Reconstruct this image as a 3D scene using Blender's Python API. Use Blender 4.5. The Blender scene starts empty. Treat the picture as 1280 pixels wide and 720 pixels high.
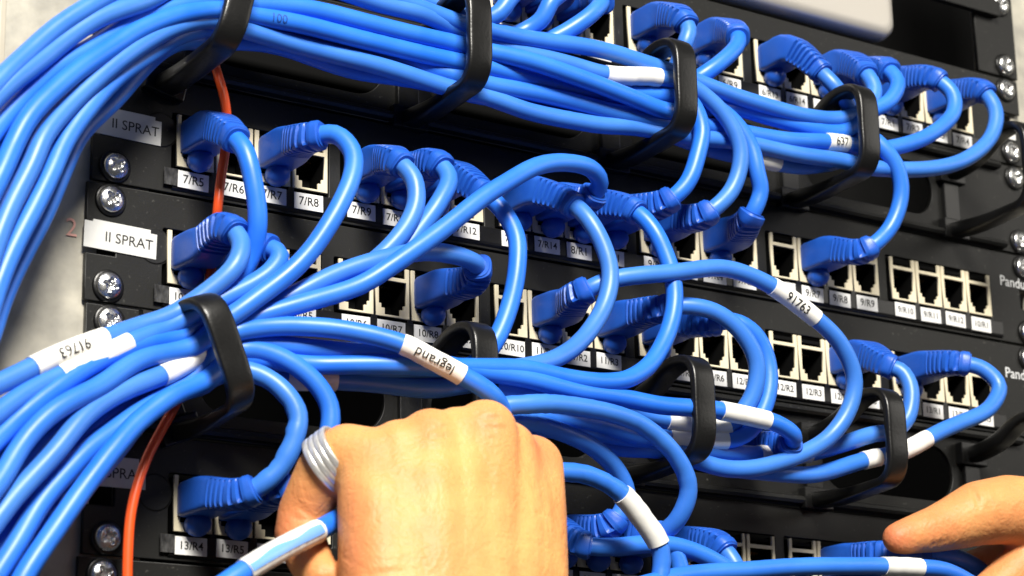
import bpy, bmesh, math, random
import numpy as np
from mathutils import Vector, Matrix

# ------------------------------------------------------------------ camera, light, exposure
S = 0.001                                    # everything below is written in millimetres
scene = bpy.context.scene
COL = scene.collection
CAM, ROT = (-319.671, -719.164, -282.399), (-0.609376, 1.845335, -0.020728)
cam_data = bpy.data.cameras.new('camera'); cam = bpy.data.objects.new('camera', cam_data); COL.objects.link(cam)
cam_data.sensor_width = 36.0; cam_data.lens = 80.8109
cam_data.clip_start = 0.02; cam_data.clip_end = 20
cam.matrix_world = (Matrix.Translation(Vector(CAM) * S) @ Matrix.Rotation(ROT[0], 4, 'Z') @ Matrix.Rotation(ROT[1], 4, 'X') @ Matrix.Rotation(ROT[2], 4, 'Z'))
cam_data.dof.use_dof = True
cam_data.dof.focus_distance = 0.875
cam_data.dof.aperture_fstop = 18
scene.camera = cam

world = bpy.data.worlds.new('World'); scene.world = world; world.use_nodes = True
bg = world.node_tree.nodes['Background']
bg.inputs['Color'].default_value = (0.95, 0.97, 1.0, 1); bg.inputs['Strength'].default_value = 0.065

def area(name, loc, target, sx, sy, power, color):
    d = bpy.data.lights.new(name, 'AREA'); d.shape = 'RECTANGLE'; d.size = sx; d.size_y = sy; d.energy = power; d.color = color
    o = bpy.data.objects.new(name, d); COL.objects.link(o)
    o.location = Vector(loc) * S
    o.rotation_euler = (Vector(target) - Vector(loc)).to_track_quat('-Z', 'Y').to_euler()
    return o
area('key_light', (-420, -1500, 1080), (200, -20, -20), 0.52, 0.52, 104, (1.0, 0.955, 0.87))
area('sheen_light', (1500, -1000, 500), (300, 0, 0), 0.9, 0.7, 5.0, (1.0, 0.95, 0.87))  # added lamp, lays a sheen on the right end of the panels
scene.view_settings.view_transform = 'Standard'; scene.view_settings.look = 'None'
scene.view_settings.gamma = 1; scene.view_settings.use_curve_mapping = False
scene.view_settings.exposure = 0.0
random.seed(4)

# ------------------------------------------------------------------ materials
def mat(name, color, rough=.5, metal=0., spec=.5, bump=0., bscale=300., var=0., vscale=60., var_col=None, sss=0., coat=0.):
    m = bpy.data.materials.new(name); m.use_nodes = True
    nt = m.node_tree; b = nt.nodes['Principled BSDF']
    b.inputs['Base Color'].default_value = (*color, 1); b.inputs['Roughness'].default_value = rough
    b.inputs['Metallic'].default_value = metal; b.inputs['Specular IOR Level'].default_value = spec
    if coat: b.inputs['Coat Weight'].default_value = coat; b.inputs['Coat Roughness'].default_value = .2
    tc = nt.nodes.new('ShaderNodeTexCoord')
    if sss:
        b.inputs['Subsurface Weight'].default_value = sss
        b.inputs['Subsurface Radius'].default_value = (1.0, .35, .18); b.inputs['Subsurface Scale'].default_value = .004
    if var:
        n = nt.nodes.new('ShaderNodeTexNoise'); n.inputs['Scale'].default_value = vscale; n.inputs['Detail'].default_value = 4
        r = nt.nodes.new('ShaderNodeMapRange'); r.inputs['From Min'].default_value = .35; r.inputs['From Max'].default_value = .68
        mx = nt.nodes.new('ShaderNodeMix'); mx.data_type = 'RGBA'
        mx.inputs['A'].default_value = (*color, 1)
        mx.inputs['B'].default_value = (*(var_col or tuple(c * (1 + var) for c in color)), 1)
        nt.links.new(tc.outputs['Object'], n.inputs['Vector']); nt.links.new(n.outputs['Fac'], r.inputs['Value'])
        nt.links.new(r.outputs['Result'], mx.inputs['Factor']); nt.links.new(mx.outputs['Result'], b.inputs['Base Color'])
        r2 = nt.nodes.new('ShaderNodeMapRange'); r2.inputs['To Min'].default_value = rough - .07; r2.inputs['To Max'].default_value = rough + .09
        nt.links.new(n.outputs['Fac'], r2.inputs['Value']); nt.links.new(r2.outputs['Result'], b.inputs['Roughness'])
    if bump:
        n = nt.nodes.new('ShaderNodeTexNoise'); n.inputs['Scale'].default_value = bscale; n.inputs['Detail'].default_value = 5
        bp = nt.nodes.new('ShaderNodeBump'); bp.inputs['Strength'].default_value = bump; bp.inputs['Distance'].default_value = .0006
        nt.links.new(tc.outputs['Object'], n.inputs['Vector']); nt.links.new(n.outputs['Fac'], bp.inputs['Height'])
        nt.links.new(bp.outputs['Normal'], b.inputs['Normal'])
    return m
M = dict(
    jacket=mat('blue_jacket', (.023, .150, .64), .40, bump=.14, bscale=110, var=.25, vscale=45, var_col=(.034, .182, .68)),
    boot=mat('blue_boot', (.011, .082, .46), .40, bump=.10, bscale=900, var=.3, vscale=90, var_col=(.014, .098, .50)),
    orange=mat('orange_jacket', (.80, .085, .012), .4, bump=.1, bscale=200),
    plate=mat('black_painted_metal', (.0055, .0055, .0050), .48, spec=.34, bump=.10, bscale=1500, var=.5, vscale=14),
    plastic=mat('black_plastic', (.0045, .0045, .0045), .33, spec=.42, bump=.12, bscale=900, var=.6, vscale=50),
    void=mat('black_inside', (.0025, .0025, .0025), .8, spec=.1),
    ivory=mat('ivory_plastic', (.62, .555, .40), .45, var=.1, vscale=200),
    gold=mat('gold_contact', (.50, .28, .10), .35, 1.),
    paper=mat('white_label', (.72, .72, .71), .55, bump=.15, bscale=250, var=-.12, vscale=120),
    sleeve=mat('white_sleeve', (.80, .79, .75), .42, bump=.25, bscale=220, var=-.1, vscale=150),
    grey_label=mat('grey_tape_label', (.60, .60, .575), .5, bump=.2, bscale=200, var=-.15, vscale=90),
    ink=mat('black_ink', (.012, .012, .012), .6),
    jacket_print=mat('jacket_print', (.012, .07, .30), .5),
    window=mat('clear_window_over_jacket', (.16, .36, .78), .22),
    white_ink=mat('white_print', (.62, .63, .64), .5),
    pink=mat('pink_marker', (.62, .33, .28), .6),
    steel=mat('zinc_screw', (.80, .80, .79), .26, 1., bump=.4, bscale=500, var=-.25, vscale=300),
    galv=mat('galvanised_steel', (.285, .272, .235), .5, .12, bump=.7, bscale=85, var=.3, vscale=62, var_col=(.48, .452, .375)),
    side=mat('cream_side_sheet', (.36, .33, .265), .5, .1, bump=.15, bscale=200, var=.15, vscale=40),
    silver=mat('brushed_silver', (.50, .47, .42), .45, .55, bump=.05, bscale=900),
    skin=mat('skin', (.70, .40, .215), .50, spec=.28, sss=.22),
    ring=mat('ring_metal', (.78, .77, .74), .30, .6, bump=.2, bscale=900, var=-.2, vscale=400),
    smoke=mat('grey_tape_end', (.012, .012, .012), .3, var=5, vscale=260),
)
# every cable has aged a little differently: tone and gloss vary from one to the next
nt = M['jacket'].node_tree; b = nt.nodes['Principled BSDF']
oi = nt.nodes.new('ShaderNodeObjectInfo'); hs = nt.nodes.new('ShaderNodeHueSaturation')
for (lo, hi), sock in (((.496, .504), hs.inputs['Hue']), ((.97, 1.02), hs.inputs['Saturation']), ((.90, 1.12), hs.inputs['Value'])):
    mr = nt.nodes.new('ShaderNodeMapRange'); mr.inputs['To Min'].default_value = lo; mr.inputs['To Max'].default_value = hi
    nt.links.new(oi.outputs['Random'], mr.inputs['Value']); nt.links.new(mr.outputs['Result'], sock)
nt.links.new(b.inputs['Base Color'].links[0].from_socket, hs.inputs['Color']); nt.links.new(hs.outputs['Color'], b.inputs['Base Color'])
# faint dust specks and smears on the painted sheet metal
nt = M['plate'].node_tree; b = nt.nodes['Principled BSDF']; tc = [n for n in nt.nodes if n.type == 'TEX_COORD'][0]
d1 = nt.nodes.new('ShaderNodeTexNoise'); d1.inputs['Scale'].default_value = 620; d1.inputs['Detail'].default_value = 3
d2 = nt.nodes.new('ShaderNodeMapRange'); d2.inputs['From Min'].default_value = .66; d2.inputs['From Max'].default_value = .74; d2.inputs['To Max'].default_value = .5
d3 = nt.nodes.new('ShaderNodeMix'); d3.data_type = 'RGBA'; d3.inputs['B'].default_value = (.07, .068, .06, 1)
nt.links.new(tc.outputs['Object'], d1.inputs['Vector']); nt.links.new(d1.outputs['Fac'], d2.inputs['Value']); nt.links.new(d2.outputs['Result'], d3.inputs['Factor'])
nt.links.new(b.inputs['Base Color'].links[0].from_socket, d3.inputs['A']); nt.links.new(d3.outputs['Result'], b.inputs['Base Color'])
# skin: mottled tone, fine pores and a web of creases
nt = M['skin'].node_tree; b = nt.nodes['Principled BSDF']; tc = [n for n in nt.nodes if n.type == 'TEX_COORD'][0]
n1 = nt.nodes.new('ShaderNodeTexNoise'); n1.inputs['Scale'].default_value = 55; n1.inputs['Detail'].default_value = 5
cr = nt.nodes.new('ShaderNodeValToRGB'); cr.color_ramp.elements[0].position = .3; cr.color_ramp.elements[1].position = .72
cr.color_ramp.elements[0].color = (.63, .262, .088, 1); cr.color_ramp.elements[1].color = (.73, .370, .130, 1)
n2 = nt.nodes.new('ShaderNodeTexVoronoi'); n2.feature = 'DISTANCE_TO_EDGE'; n2.inputs['Scale'].default_value = 420
wv = nt.nodes.new('ShaderNodeTexNoise'); wv.inputs['Scale'].default_value = 130; wv.inputs['Detail'].default_value = 7; wv.inputs['Distortion'].default_value = 1.2
fl = nt.nodes.new('ShaderNodeAttribute'); fl.attribute_name = 'flush_shade'  # skin redness, plus shade painted onto the pointing hand
fx = nt.nodes.new('ShaderNodeMix'); fx.data_type = 'RGBA'; fx.inputs['B'].default_value = (.55, .165, .075, 1)
b1 = nt.nodes.new('ShaderNodeBump'); b1.inputs['Strength'].default_value = .45; b1.inputs['Distance'].default_value = .0005
b2 = nt.nodes.new('ShaderNodeBump'); b2.inputs['Strength'].default_value = .5; b2.inputs['Distance'].default_value = .0012
for a_, b_ in ((tc.outputs['Object'], n1.inputs['Vector']), (tc.outputs['Object'], n2.inputs['Vector']), (tc.outputs['Object'], wv.inputs['Vector']),
               (n1.outputs['Fac'], cr.inputs['Fac']), (cr.outputs['Color'], fx.inputs['A']), (fl.outputs['Fac'], fx.inputs['Factor']), (fx.outputs['Result'], b.inputs['Base Color']), (n2.outputs['Distance'], b1.inputs['Height']),
               (wv.outputs['Fac'], b2.inputs['Height']), (b1.outputs['Normal'], b2.inputs['Normal']), (b2.outputs['Normal'], b.inputs['Normal'])):
    nt.links.new(a_, b_)

# ------------------------------------------------------------------ helpers
def link(name, me, material=None, parent=None, loc=None, rot=None):
    o = bpy.data.objects.new(name, me); COL.objects.link(o)
    if material and me and not me.materials: me.materials.append(M[material])
    if parent: o.parent = parent
    if loc is not None: o.location = Vector(loc) * S
    if rot is not None: o.rotation_euler = rot
    return o
def tag(o, label, cat, group=None):
    o['label'] = label; o['category'] = cat
    if group: o['group'] = group
    return o
def empty(name, loc=(0, 0, 0)):
    o = bpy.data.objects.new(name, None); COL.objects.link(o); o.location = Vector(loc) * S; o.empty_display_size = .01
    return o
def mesh(verts, faces, smooth=False, name='m'):
    me = bpy.data.meshes.new(name); me.from_pydata([tuple(float(c) * S for c in v) for v in verts], [], faces); me.update()
    bm = bmesh.new(); bm.from_mesh(me); bmesh.ops.recalc_face_normals(bm, faces=bm.faces); bm.to_mesh(me); bm.free()
    if smooth: me.polygons.foreach_set('use_smooth', [True] * len(me.polygons))
    return me
def boxes(lst, bevel=0.):
    bm = bmesh.new()
    for x0, x1, y0, y1, z0, z1 in lst:
        r = bmesh.ops.create_cube(bm, size=1)
        for v in r['verts']:
            v.co = Vector(((x0 + x1) / 2 + v.co.x * (x1 - x0), (y0 + y1) / 2 + v.co.y * (y1 - y0), (z0 + z1) / 2 + v.co.z * (z1 - z0))) * S
    if bevel: bmesh.ops.bevel(bm, geom=bm.edges[:], offset=bevel * S, segments=2, affect='EDGES', profile=.6)
    me = bpy.data.meshes.new('b'); bm.to_mesh(me); bm.free(); return me
def cut_plate(outer, holes, y0, y1, bevel=.25):
    """flat sheet in the XZ plane with real openings, from y0 (front) to y1 (back)"""
    cu = bpy.data.curves.new('c', 'CURVE'); cu.dimensions = '2D'; cu.fill_mode = 'BOTH'
    for poly in [outer] + holes:
        sp = cu.splines.new('POLY'); sp.points.add(len(poly) - 1); sp.use_cyclic_u = True
        for p, q in zip(sp.points, poly): p.co = (q[0] * S, q[1] * S, 0, 1)
    cu.extrude = ((y1 - y0) / 2 - bevel) * S; cu.bevel_depth = bevel * S; cu.bevel_resolution = 1; cu.offset = -bevel * S
    o = bpy.data.objects.new('c', cu); COL.objects.link(o)
    dg = bpy.context.evaluated_depsgraph_get(); me = bpy.data.meshes.new_from_object(o.evaluated_get(dg))
    bpy.data.objects.remove(o); bpy.data.curves.remove(cu)
    for v in me.vertices: v.co = Vector((v.co.x, (y0 + y1) / 2 * S - v.co.z, v.co.y))
    me.materials.clear(); me.update()
    return me
def rrect(x0, x1, z0, z1, r, n=6):
    out = []
    for cx, cz, a in ((x1 - r, z1 - r, 0), (x0 + r, z1 - r, 90), (x0 + r, z0 + r, 180), (x1 - r, z0 + r, 270)):
        for k in range(n + 1):
            t = math.radians(a + 90 * k / n); out.append((cx + r * math.cos(t), cz + r * math.sin(t)))
    return out
TEXT = {}
def text_mesh(s, size, weight=0.):
    key = (s, size, weight)
    if key not in TEXT:
        cu = bpy.data.curves.new('t', 'FONT'); cu.body = s; cu.size = size; cu.align_x = 'CENTER'; cu.align_y = 'CENTER'; cu.offset = weight; cu.resolution_u = 3
        o = bpy.data.objects.new('t', cu); COL.objects.link(o)
        dg = bpy.context.evaluated_depsgraph_get(); me = bpy.data.meshes.new_from_object(o.evaluated_get(dg))
        bpy.data.objects.remove(o); bpy.data.curves.remove(cu)
        TEXT[key] = ([tuple(v.co) for v in me.vertices], [tuple(p.vertices) for p in me.polygons])
    return TEXT[key]
FLAT = {}
def flat_text(s, size, weight=0.):
    """lettering standing in the XZ plane, facing -Y"""
    key = (s, size, weight)
    if key not in FLAT:
        v, f = text_mesh(s, size, weight); FLAT[key] = mesh([(x, 0, y) for x, y, z in v], f)
    return FLAT[key]
def spline(P, step=2.5):
    P = np.array(P, float); n = len(P); Q = np.vstack([2 * P[0] - P[1], P, 2 * P[-1] - P[-2]]); out = []
    for i in range(n - 1):
        p0, p1, p2, p3 = Q[i:i + 4]; d = lambda a, b_: max(np.linalg.norm(b_ - a), 1e-3) ** .5
        t0 = 0.; t1 = t0 + d(p0, p1); t2 = t1 + d(p1, p2); t3 = t2 + d(p2, p3)
        for t in np.linspace(t1, t2, max(2, int(np.linalg.norm(p2 - p1))), endpoint=False):
            A1 = (t1 - t) / (t1 - t0) * p0 + (t - t0) / (t1 - t0) * p1; A2 = (t2 - t) / (t2 - t1) * p1 + (t - t1) / (t2 - t1) * p2
            A3 = (t3 - t) / (t3 - t2) * p2 + (t - t2) / (t3 - t2) * p3
            B1 = (t2 - t) / (t2 - t0) * A1 + (t - t0) / (t2 - t0) * A2; B2 = (t3 - t) / (t3 - t1) * A2 + (t - t1) / (t3 - t1) * A3
            out.append((t2 - t) / (t2 - t1) * B1 + (t - t1) / (t2 - t1) * B2)
    out.append(P[-1]); out = np.array(out)
    for _ in range(3): out[1:-1] = .5 * out[1:-1] + .25 * (out[:-2] + out[2:])
    s = np.r_[0, np.cumsum(np.linalg.norm(np.diff(out, axis=0), axis=1))]
    return out, s
def at(out, s, u):
    u = np.atleast_1d(u); p = np.stack([np.interp(u, s, out[:, k]) for k in range(3)], 1)
    q = np.stack([np.interp(np.clip(u + .8, 0, s[-1]), s, out[:, k]) - np.interp(np.clip(u - .8, 0, s[-1]), s, out[:, k]) for k in range(3)], 1)
    q /= np.linalg.norm(q, axis=1)[:, None]; return p, q
def sweep(p, t, sec, ref=None, caps=True):
    """sec(k) -> (m,2) section of ring k in (side, up); ref: fixed up vector, else parallel transport"""
    verts = []; faces = []; up = None; m = None
    for k in range(len(p)):
        if ref is not None: u = np.array(ref, float)
        elif up is None: u = np.array((0, 0, 1.)) if abs(t[k][2]) < .9 else np.array((1., 0, 0))
        else: u = up
        u = u - t[k] * u.dot(t[k]); u /= np.linalg.norm(u); up = u; sd = np.cross(t[k], u)
        q = sec(k); m = len(q)
        verts += [tuple(p[k] + sd * a + u * b_) for a, b_ in q]
        if k: faces += [((k - 1) * m + j, (k - 1) * m + (j + 1) % m, k * m + (j + 1) % m, k * m + j) for j in range(m)]
    if caps: faces += [tuple(range(m))[::-1], tuple(range((len(p) - 1) * m, len(p) * m))]
    return verts, faces
ANG = np.linspace(0, 2 * math.pi, 14, endpoint=False); CIRC = np.stack([np.cos(ANG), np.sin(ANG)], 1)
def tube(out, s, a, b_, r, step=2.5, wr=0., seed=0):
    n = max(3, int((b_ - a) / step)); u = np.linspace(a, b_, n); p, t = at(out, s, u)
    rg = np.random.RandomState(seed)
    if wr:
        mod = 1 + wr * .022 * np.sin(u * 1.1 + 2 * np.sin(u * .23)) + wr * .022 * rg.randn(n)
        ph = rg.rand() * 6
    def sec(k):
        if not wr: return CIRC * r
        g = 1 + (mod[k] - 1) * (1.2 + np.cos(ANG - ph - u[k] * .02))
        return CIRC * r * g[:, None]
    return sweep(p, t, sec)

# ------------------------------------------------------------------ setting: what lies behind the panels
o = link('dark_backing', boxes([(-200, 700, 160, 170, -420, 420)]), 'void'); o['kind'] = 'structure'  # black backing added so the unlit space behind the openings stays dark
PITCH = 44.45
def rail_holes(cx):
    hs = []
    for u in range(-5, 6):
        for dz in (-15.875, 0, 15.875):
            z = u * PITCH + dz; hs.append([(cx - 4.7, z - 4.7), (cx + 4.7, z - 4.7), (cx + 4.7, z + 4.7), (cx - 4.7, z + 4.7)])
    return hs
rail = tag(empty('rack_rail', (0, 0, -300)), 'mottled galvanised steel rack rail behind the left panel ears', 'rail')
def local(o, par): o.parent = par; o.location = Vector(o.location) - par.location; return o
local(link('face', cut_plate([(-34, -300), (24, -300), (24, 330), (-34, 330)], rail_holes(9.2), .6, 3.0), 'galv'), rail)
local(link('flange', boxes([(-36.5, -34, -3, 40, -300, 330)], .4), 'side'), rail)
k = flat_text('2', 9.5); local(link('marker_scrawl', k, 'pink', loc=(-5.5, .1, -40.5)), rail)
side = tag(link('side_sheet', boxes([(-260, -36.8, 1.2, 3.2, -420, 420)]), 'side'), 'cream painted sheet metal left of the rack rail', 'panel')
railr = tag(empty('rack_rail', (0, 0, -300)), 'grey steel rack rail behind the screws at the right edge', 'rail')
local(link('face', cut_plate([(458.5, -300), (540, -300), (540, 330), (458.5, 330)], rail_holes(473.4), .6, 3.0), 'galv'), railr)

# ------------------------------------------------------------------ shared small parts
def screw_mesh():
    v = []; f = []; nr, na = 13, 48
    for i in range(nr + 1):
        r = 4.7 * i / nr
        for a in range(na):
            t = 2 * math.pi * a / na; x, z = r * math.cos(t), r * math.sin(t)
            h = 2.3 * math.sqrt(max(0, 1 - (r / 5.2) ** 2)) + .7
            if (abs(x) < .62 and abs(z) < 2.6) or (abs(z) < .62 and abs(x) < 2.6): h -= 1.3
            if abs(x) < 1.2 and abs(z) < 1.2: h -= .5
            v.append((x, -h, z))
    for a in range(na): v.append((4.7 * math.cos(2 * math.pi * a / na), .2, 4.7 * math.sin(2 * math.pi * a / na)))
    for i in range(nr + 1):
        for a in range(na): f.append((i * na + a, i * na + (a + 1) % na, (i + 1) * na + (a + 1) % na, (i + 1) * na + a))
    return mesh(v, f, True)
SCREW = screw_mesh()
def washer_mesh():
    v = []; f = []; prof = [(4.5, -.9), (5.6, -.9), (6.0, -.5), (6.0, .1)]; na = 28
    for r, y in prof:
        for a in range(na): v.append((r * math.cos(6.28318 * a / na), y, r * math.sin(6.28318 * a / na)))
    for i in range(3):
        for a in range(na): f.append((i * na + a, i * na + (a + 1) % na, (i + 1) * na + (a + 1) % na, (i + 1) * na + a))
    return mesh(v, f, True)
WASHER = washer_mesh()
def add_screw(par, x, z):
    s = link('screw', SCREW, 'steel', par, (x, -2.2, z), (0, random.uniform(0, 6.28), 0))
    link('washer', WASHER, 'plastic', s)
# jack: H shaped ivory frame with a stepped opening
JO = [(-7.5, -11.6), (7.5, -11.6), (7.5, 8.2), (5.9, 8.2), (5.9, 4.2), (-5.9, 4.2), (-5.9, 8.2), (-7.5, 8.2)]
JH = [(-6.1, 2.7), (6.1, 2.7), (6.1, -6.6), (5.0, -6.6), (5.0, -8.3), (3.5, -8.3), (3.5, -10.8),
      (-3.5, -10.8), (-3.5, -8.3), (-5.0, -8.3), (-5.0, -6.6), (-6.1, -6.6)]
JACK = cut_plate(JO, [JH], -3.5, -2.3, .15)
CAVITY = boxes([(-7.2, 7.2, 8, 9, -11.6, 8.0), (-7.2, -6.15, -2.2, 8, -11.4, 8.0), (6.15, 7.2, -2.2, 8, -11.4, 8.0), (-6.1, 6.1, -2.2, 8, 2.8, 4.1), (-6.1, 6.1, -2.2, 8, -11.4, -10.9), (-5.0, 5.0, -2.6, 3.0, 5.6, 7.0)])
CONTACT = boxes([(x - .22, x + .22, 3.2, 7.0, 1.4, 2.3) for x in np.linspace(-3.6, 3.6, 8)])
LABEL = boxes([(-6.2, 6.2, -.25, .1, -3.2, 3.2)], .08); END = boxes([(-5.6, 5.6, -.3, .1, -4, 4)], .08); TAPE = boxes([(-6.2, 6.2, -.2, .1, -3.2, 3.2)], .08)
X0, PG, PI_, ZL = 38.856, 70.862, 15.978, -16.43
OPEN = [(g, X0 + g * PG) for g in range(6)]
def patch_panel(zc, off, names, label, brand=True, sprat=None, ports=True):
    root = tag(empty('patch_bay', (off * .5, 0, zc)), label, 'patch panel', 'black patch panels in the rack')
    hx = off * .5                                         # ports carry the measured offset, the plate half of it
    outer = [(0, -21.7), (482.6, -21.7), (482.6, -4.6), (471, -4.6), (471, 4.6), (482.6, 4.6), (482.6, 21.7), (0, 21.7), (0, 4.6), (11.5, 4.6), (11.5, -4.6), (0, -4.6)]
    holes = []
    if ports:
        for g, x in OPEN: holes.append(rrect(x + hx - 8.3, x + hx + 3 * PI_ + 9.5, -12.6, 9.0, .6, 2))
    link('plate', cut_plate(outer, holes, -2, 0, .3), 'plate', root)
    for x in (8.75, 473.85):
        for z in (-15.9, 15.9): add_screw(root, x, z)
    d = mesh(*disc(7.0, .35), smooth=False); link('knockout', d, 'plate', root, (26.5, -2.0, 1.5))
    if not ports: return root
    link('label_strip', strip_mesh(30.5 + hx, 456 + hx, -20.8, -12.9), 'plastic', root)
    for k_, nm in enumerate(names):
        x = X0 + hx + (k_ // 4) * PG + (k_ % 4) * PI_
        j = link('port', JACK, 'ivory', root, (x + .6, 0, 0))
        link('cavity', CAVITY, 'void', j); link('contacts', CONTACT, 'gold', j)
        l = link('label', LABEL, 'paper', root, (x + random.uniform(-.3, .3), -3.55, ZL + random.uniform(-.2, .2)), (0, random.uniform(-.02, .02), 0))
        link('lettering', flat_text(nm, 4.6 if len(nm) < 5 else 4.0, .05), 'ink', l, (0, -.34, 0))
        if k_ % 4 < 3: link('divider', DIVIDER, 'plastic', root, (x + PI_ / 2, 0, 0))
    link('tape_end', TAPE, 'smoke', root, (X0 + hx - 9.2, -3.52, ZL + .3)).scale = (.45, 1, 1)
    if brand:
        link('brand_print', flat_text('Panduit', 7.0, .03), 'white_ink', root, (468.5, -2.12, 7.5), (0, 0, 0))
    if not brand and ports:
        link('end_label', END, 'paper', root, (471.5 - hx, -2.2, -5.0))
    if sprat:
        x, z, w, rz = sprat
        l = link('name_label', cut_plate([(-w / 2, -5.3), (w / 2, -5.3), (w / 2, 4.0), (w / 2 - 2.6, 4.0), (w / 2 - 2.6, 5.3), (-w / 2 + 3.2, 5.3), (-w / 2 + 3.2, 4.4), (-w / 2, 4.4)], [], -.5, -.1, .05), 'grey_label', root, (x - off * .5, -2.0, z - zc), (0, rz, 0))
        link('lettering', flat_text('II SPRAT', 5.2, .02), 'ink', l, (3.2, -.58, -.5))
    return root
def disc(r, h, n=32):
    v = [(0, -h, 0)]; f = []
    for rr, y in ((r - .8, -h), (r - .4, -h * .1), (r, 0.05)):
        v += [(rr * math.cos(6.28318 * a / n), y, rr * math.sin(6.28318 * a / n)) for a in range(n)]
    f += [(0, 1 + a, 1 + (a + 1) % n) for a in range(n)]
    for i in range(2): f += [(1 + i * n + a, 1 + i * n + (a + 1) % n, 1 + (i + 1) * n + (a + 1) % n, 1 + (i + 1) * n + a) for a in range(n)]
    return v, f
def strip_mesh(x0, x1, z0, z1):
    prof = [(-1.9, z1), (-2.9, z1), (-3.3, z1 - .4), (-3.3, z0 + 1.6), (-3.0, z0 + .7), (-2.2, z0 + .1), (-1.9, z0)]
    v = [(x, y, z) for x in (x0, x1) for y, z in prof]; n = len(prof)
    f = [(i, i + 1, n + i + 1, n + i) for i in range(n - 1)] + [tuple(range(n)), tuple(range(n, 2 * n))]
    return mesh(v, f)
DIVIDER = boxes([(-.75, 1.95, -3.2, 1, -13.2, -10.6), (.1, 1.1, -2.2, 2, -10.6, 8.4)], .15)
rowA = ['5/R%d' % k for k in range(8, 15)] + ['6/R%d' % k for k in range(1, 11)][:9] + ['6/R13', '6/R14', '6/R15', '6/R16'] + ['7/R1', '7/R2', '7/R3', '7/R4']
rowB = ['7/R%d' % k for k in range(5, 15)] + ['8/R1', '9/R1'] + ['9/R%d' % k for k in range(2, 13)] + ['10/R1']
rowC = ['10/R%d' % k for k in range(2, 11)] + ['11/R%d' % k for k in range(1, 7)] + ['12/R%d' % k for k in range(1, 7)] + ['13/R1', '13/R2', '13/R3']
rowD = ['13/R4', '13/R5', '13/R6'] + ['14/R%d' % k for k in range(1, 6)] + ['15/R%d' % k for k in range(1, 7)] + ['16/R%d' % k for k in range(1, 8)] + ['17/R%d' % k for k in range(1, 4)]
patch_panel(2 * PITCH, -1.76, rowA, 'topmost black patch panel of the four, under the silver device', False)
patch_panel(0, 1.04, rowB, 'black patch panel whose port labels start at 7/R5', True, (13.5, 0.6, 27, .02))
patch_panel(-PITCH, -1.77, rowC, 'black patch panel directly below the 7/R5 row, labels 10 to 13', True, (12.2, -42.2, 28, .03))
patch_panel(-3 * PITCH, 2.65, rowD, 'lowest black patch panel behind the hand, labels from 13/R4', True, (11.0, -126.2, 26, -.01))
patch_panel(-4 * PITCH, 0, [], 'blank black panel only showing its top screw at the lower left corner', False, None, False)

# ------------------------------------------------------------------ cable managers with rings
def ring_mesh(depth=52, zt=20, zb=-19):
    path = [(0, 0, zb + 1), (0, -18, zb), (0, -depth + 12, zb + 1), (0, -depth + 5, zb + 2), (0, -depth + 1.2, zb + 6), (0, -depth, zb + 12), (0, -depth, 0), (0, -depth, zt - 10), (0, -depth + .8, zt - 5),
            (0, -depth + 3.2, zt - 1.6), (0, -depth + 7.5, zt), (0, -depth + 14, zt + .3), (0, -depth + 21, zt - 1.5), (0, -20, zt - 7), (0, -6, zt - 10), (0, .5, zt - 10)]
    out, s = spline(path); u = np.linspace(0, s[-1], 64); p, t = at(out, s, u)
    base = np.array([(math.copysign(abs(math.cos(a)) ** .38, math.cos(a)), math.copysign(abs(math.sin(a)) ** .38, math.sin(a))) for a in np.linspace(0, 2 * math.pi, 20, endpoint=False)])
    def sec(k):
        w = 4.3 + .9 * math.sin(math.pi * min(1, u[k] / s[-1])) ** 2
        return base * np.array((1.8 + 1.5 * min(1, abs(u[k] / s[-1] - .47) / .38) ** 2, w))
    v, f = sweep(p, t, sec, ref=(1, 0, 0))
    return mesh(v, f, True)
RING = ring_mesh()
FOOT = boxes([(-8, 8, -4.2, 0, -22, -13), (-8, 8, -4.2, 0, 5, 15), (-5, 5, -2.2, 0, -13, 5)], .6)
def manager(zc, label, tilts, cut, drop):
    root = tag(empty('cable_manager', (0, 0, zc)), label, 'cable manager', 'black cable managers between the patch panels')
    holes = []
    for k_ in range(5):
        c_ = 82.5 + 99 * k_
        if k_ < 4: holes.append(rrect(c_ - 39, c_ + 39, -12.5, 12.5, 12.3, 10))
    link('plate', cut_plate([(0, -21.7), (482.6, -21.7), (482.6, 21.7), (0, 21.7)], holes, -2, 0, .3), 'plate', root)
    for nm, z, sg in (('upper_lip', 19.6, 1), ('lower_lip', -19.6, -1)):
        prof = [(-1.9, z - 1.8 * 1), (-5.2, z - 1.5), (-6.0, z - .3), (-5.6, z + 1.2), (-4.2, z + 1.9), (-1.9, z + 2.0)]
        n = len(prof); v = [(x, y, zz) for x in (20, 462) for y, zz in prof]
        link(nm, mesh(v, [(i, i + 1, n + i + 1, n + i) for i in range(n - 1)] + [tuple(range(n)), tuple(range(n, 2 * n))]), 'plate', root)
    for x in (8.75, 473.85):
        for z in (-15.9, 15.9): add_screw(root, x, z)
    for k_ in range(5):
        r = link('ring', RING, 'plastic', root, (33 + 99 * k_ + cut[k_], -2, drop[k_]), (0, tilts[k_], 0))
        link('foot', FOOT, 'plastic', r)
        for z in (-17.5, 10):
            s_ = link('rivet', SCREW, 'steel', r, (0, -4.2, z)); s_.scale = (.5, .5, .5)
    return root
manager(PITCH, 'upper black cable manager carrying the bundle above the 7/R5 row', [.22, 0, 0, 0, 0], [-2, 0, 0, 0, 0], [-9, -2, -2, -2, 0])
manager(-2 * PITCH, 'lower black cable manager carrying the bundle above the hand', [-.38, 0, 0, 0, 0], [-4, 0, 2, 4, 0], [-4, 0, 0, -1, 0])

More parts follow.
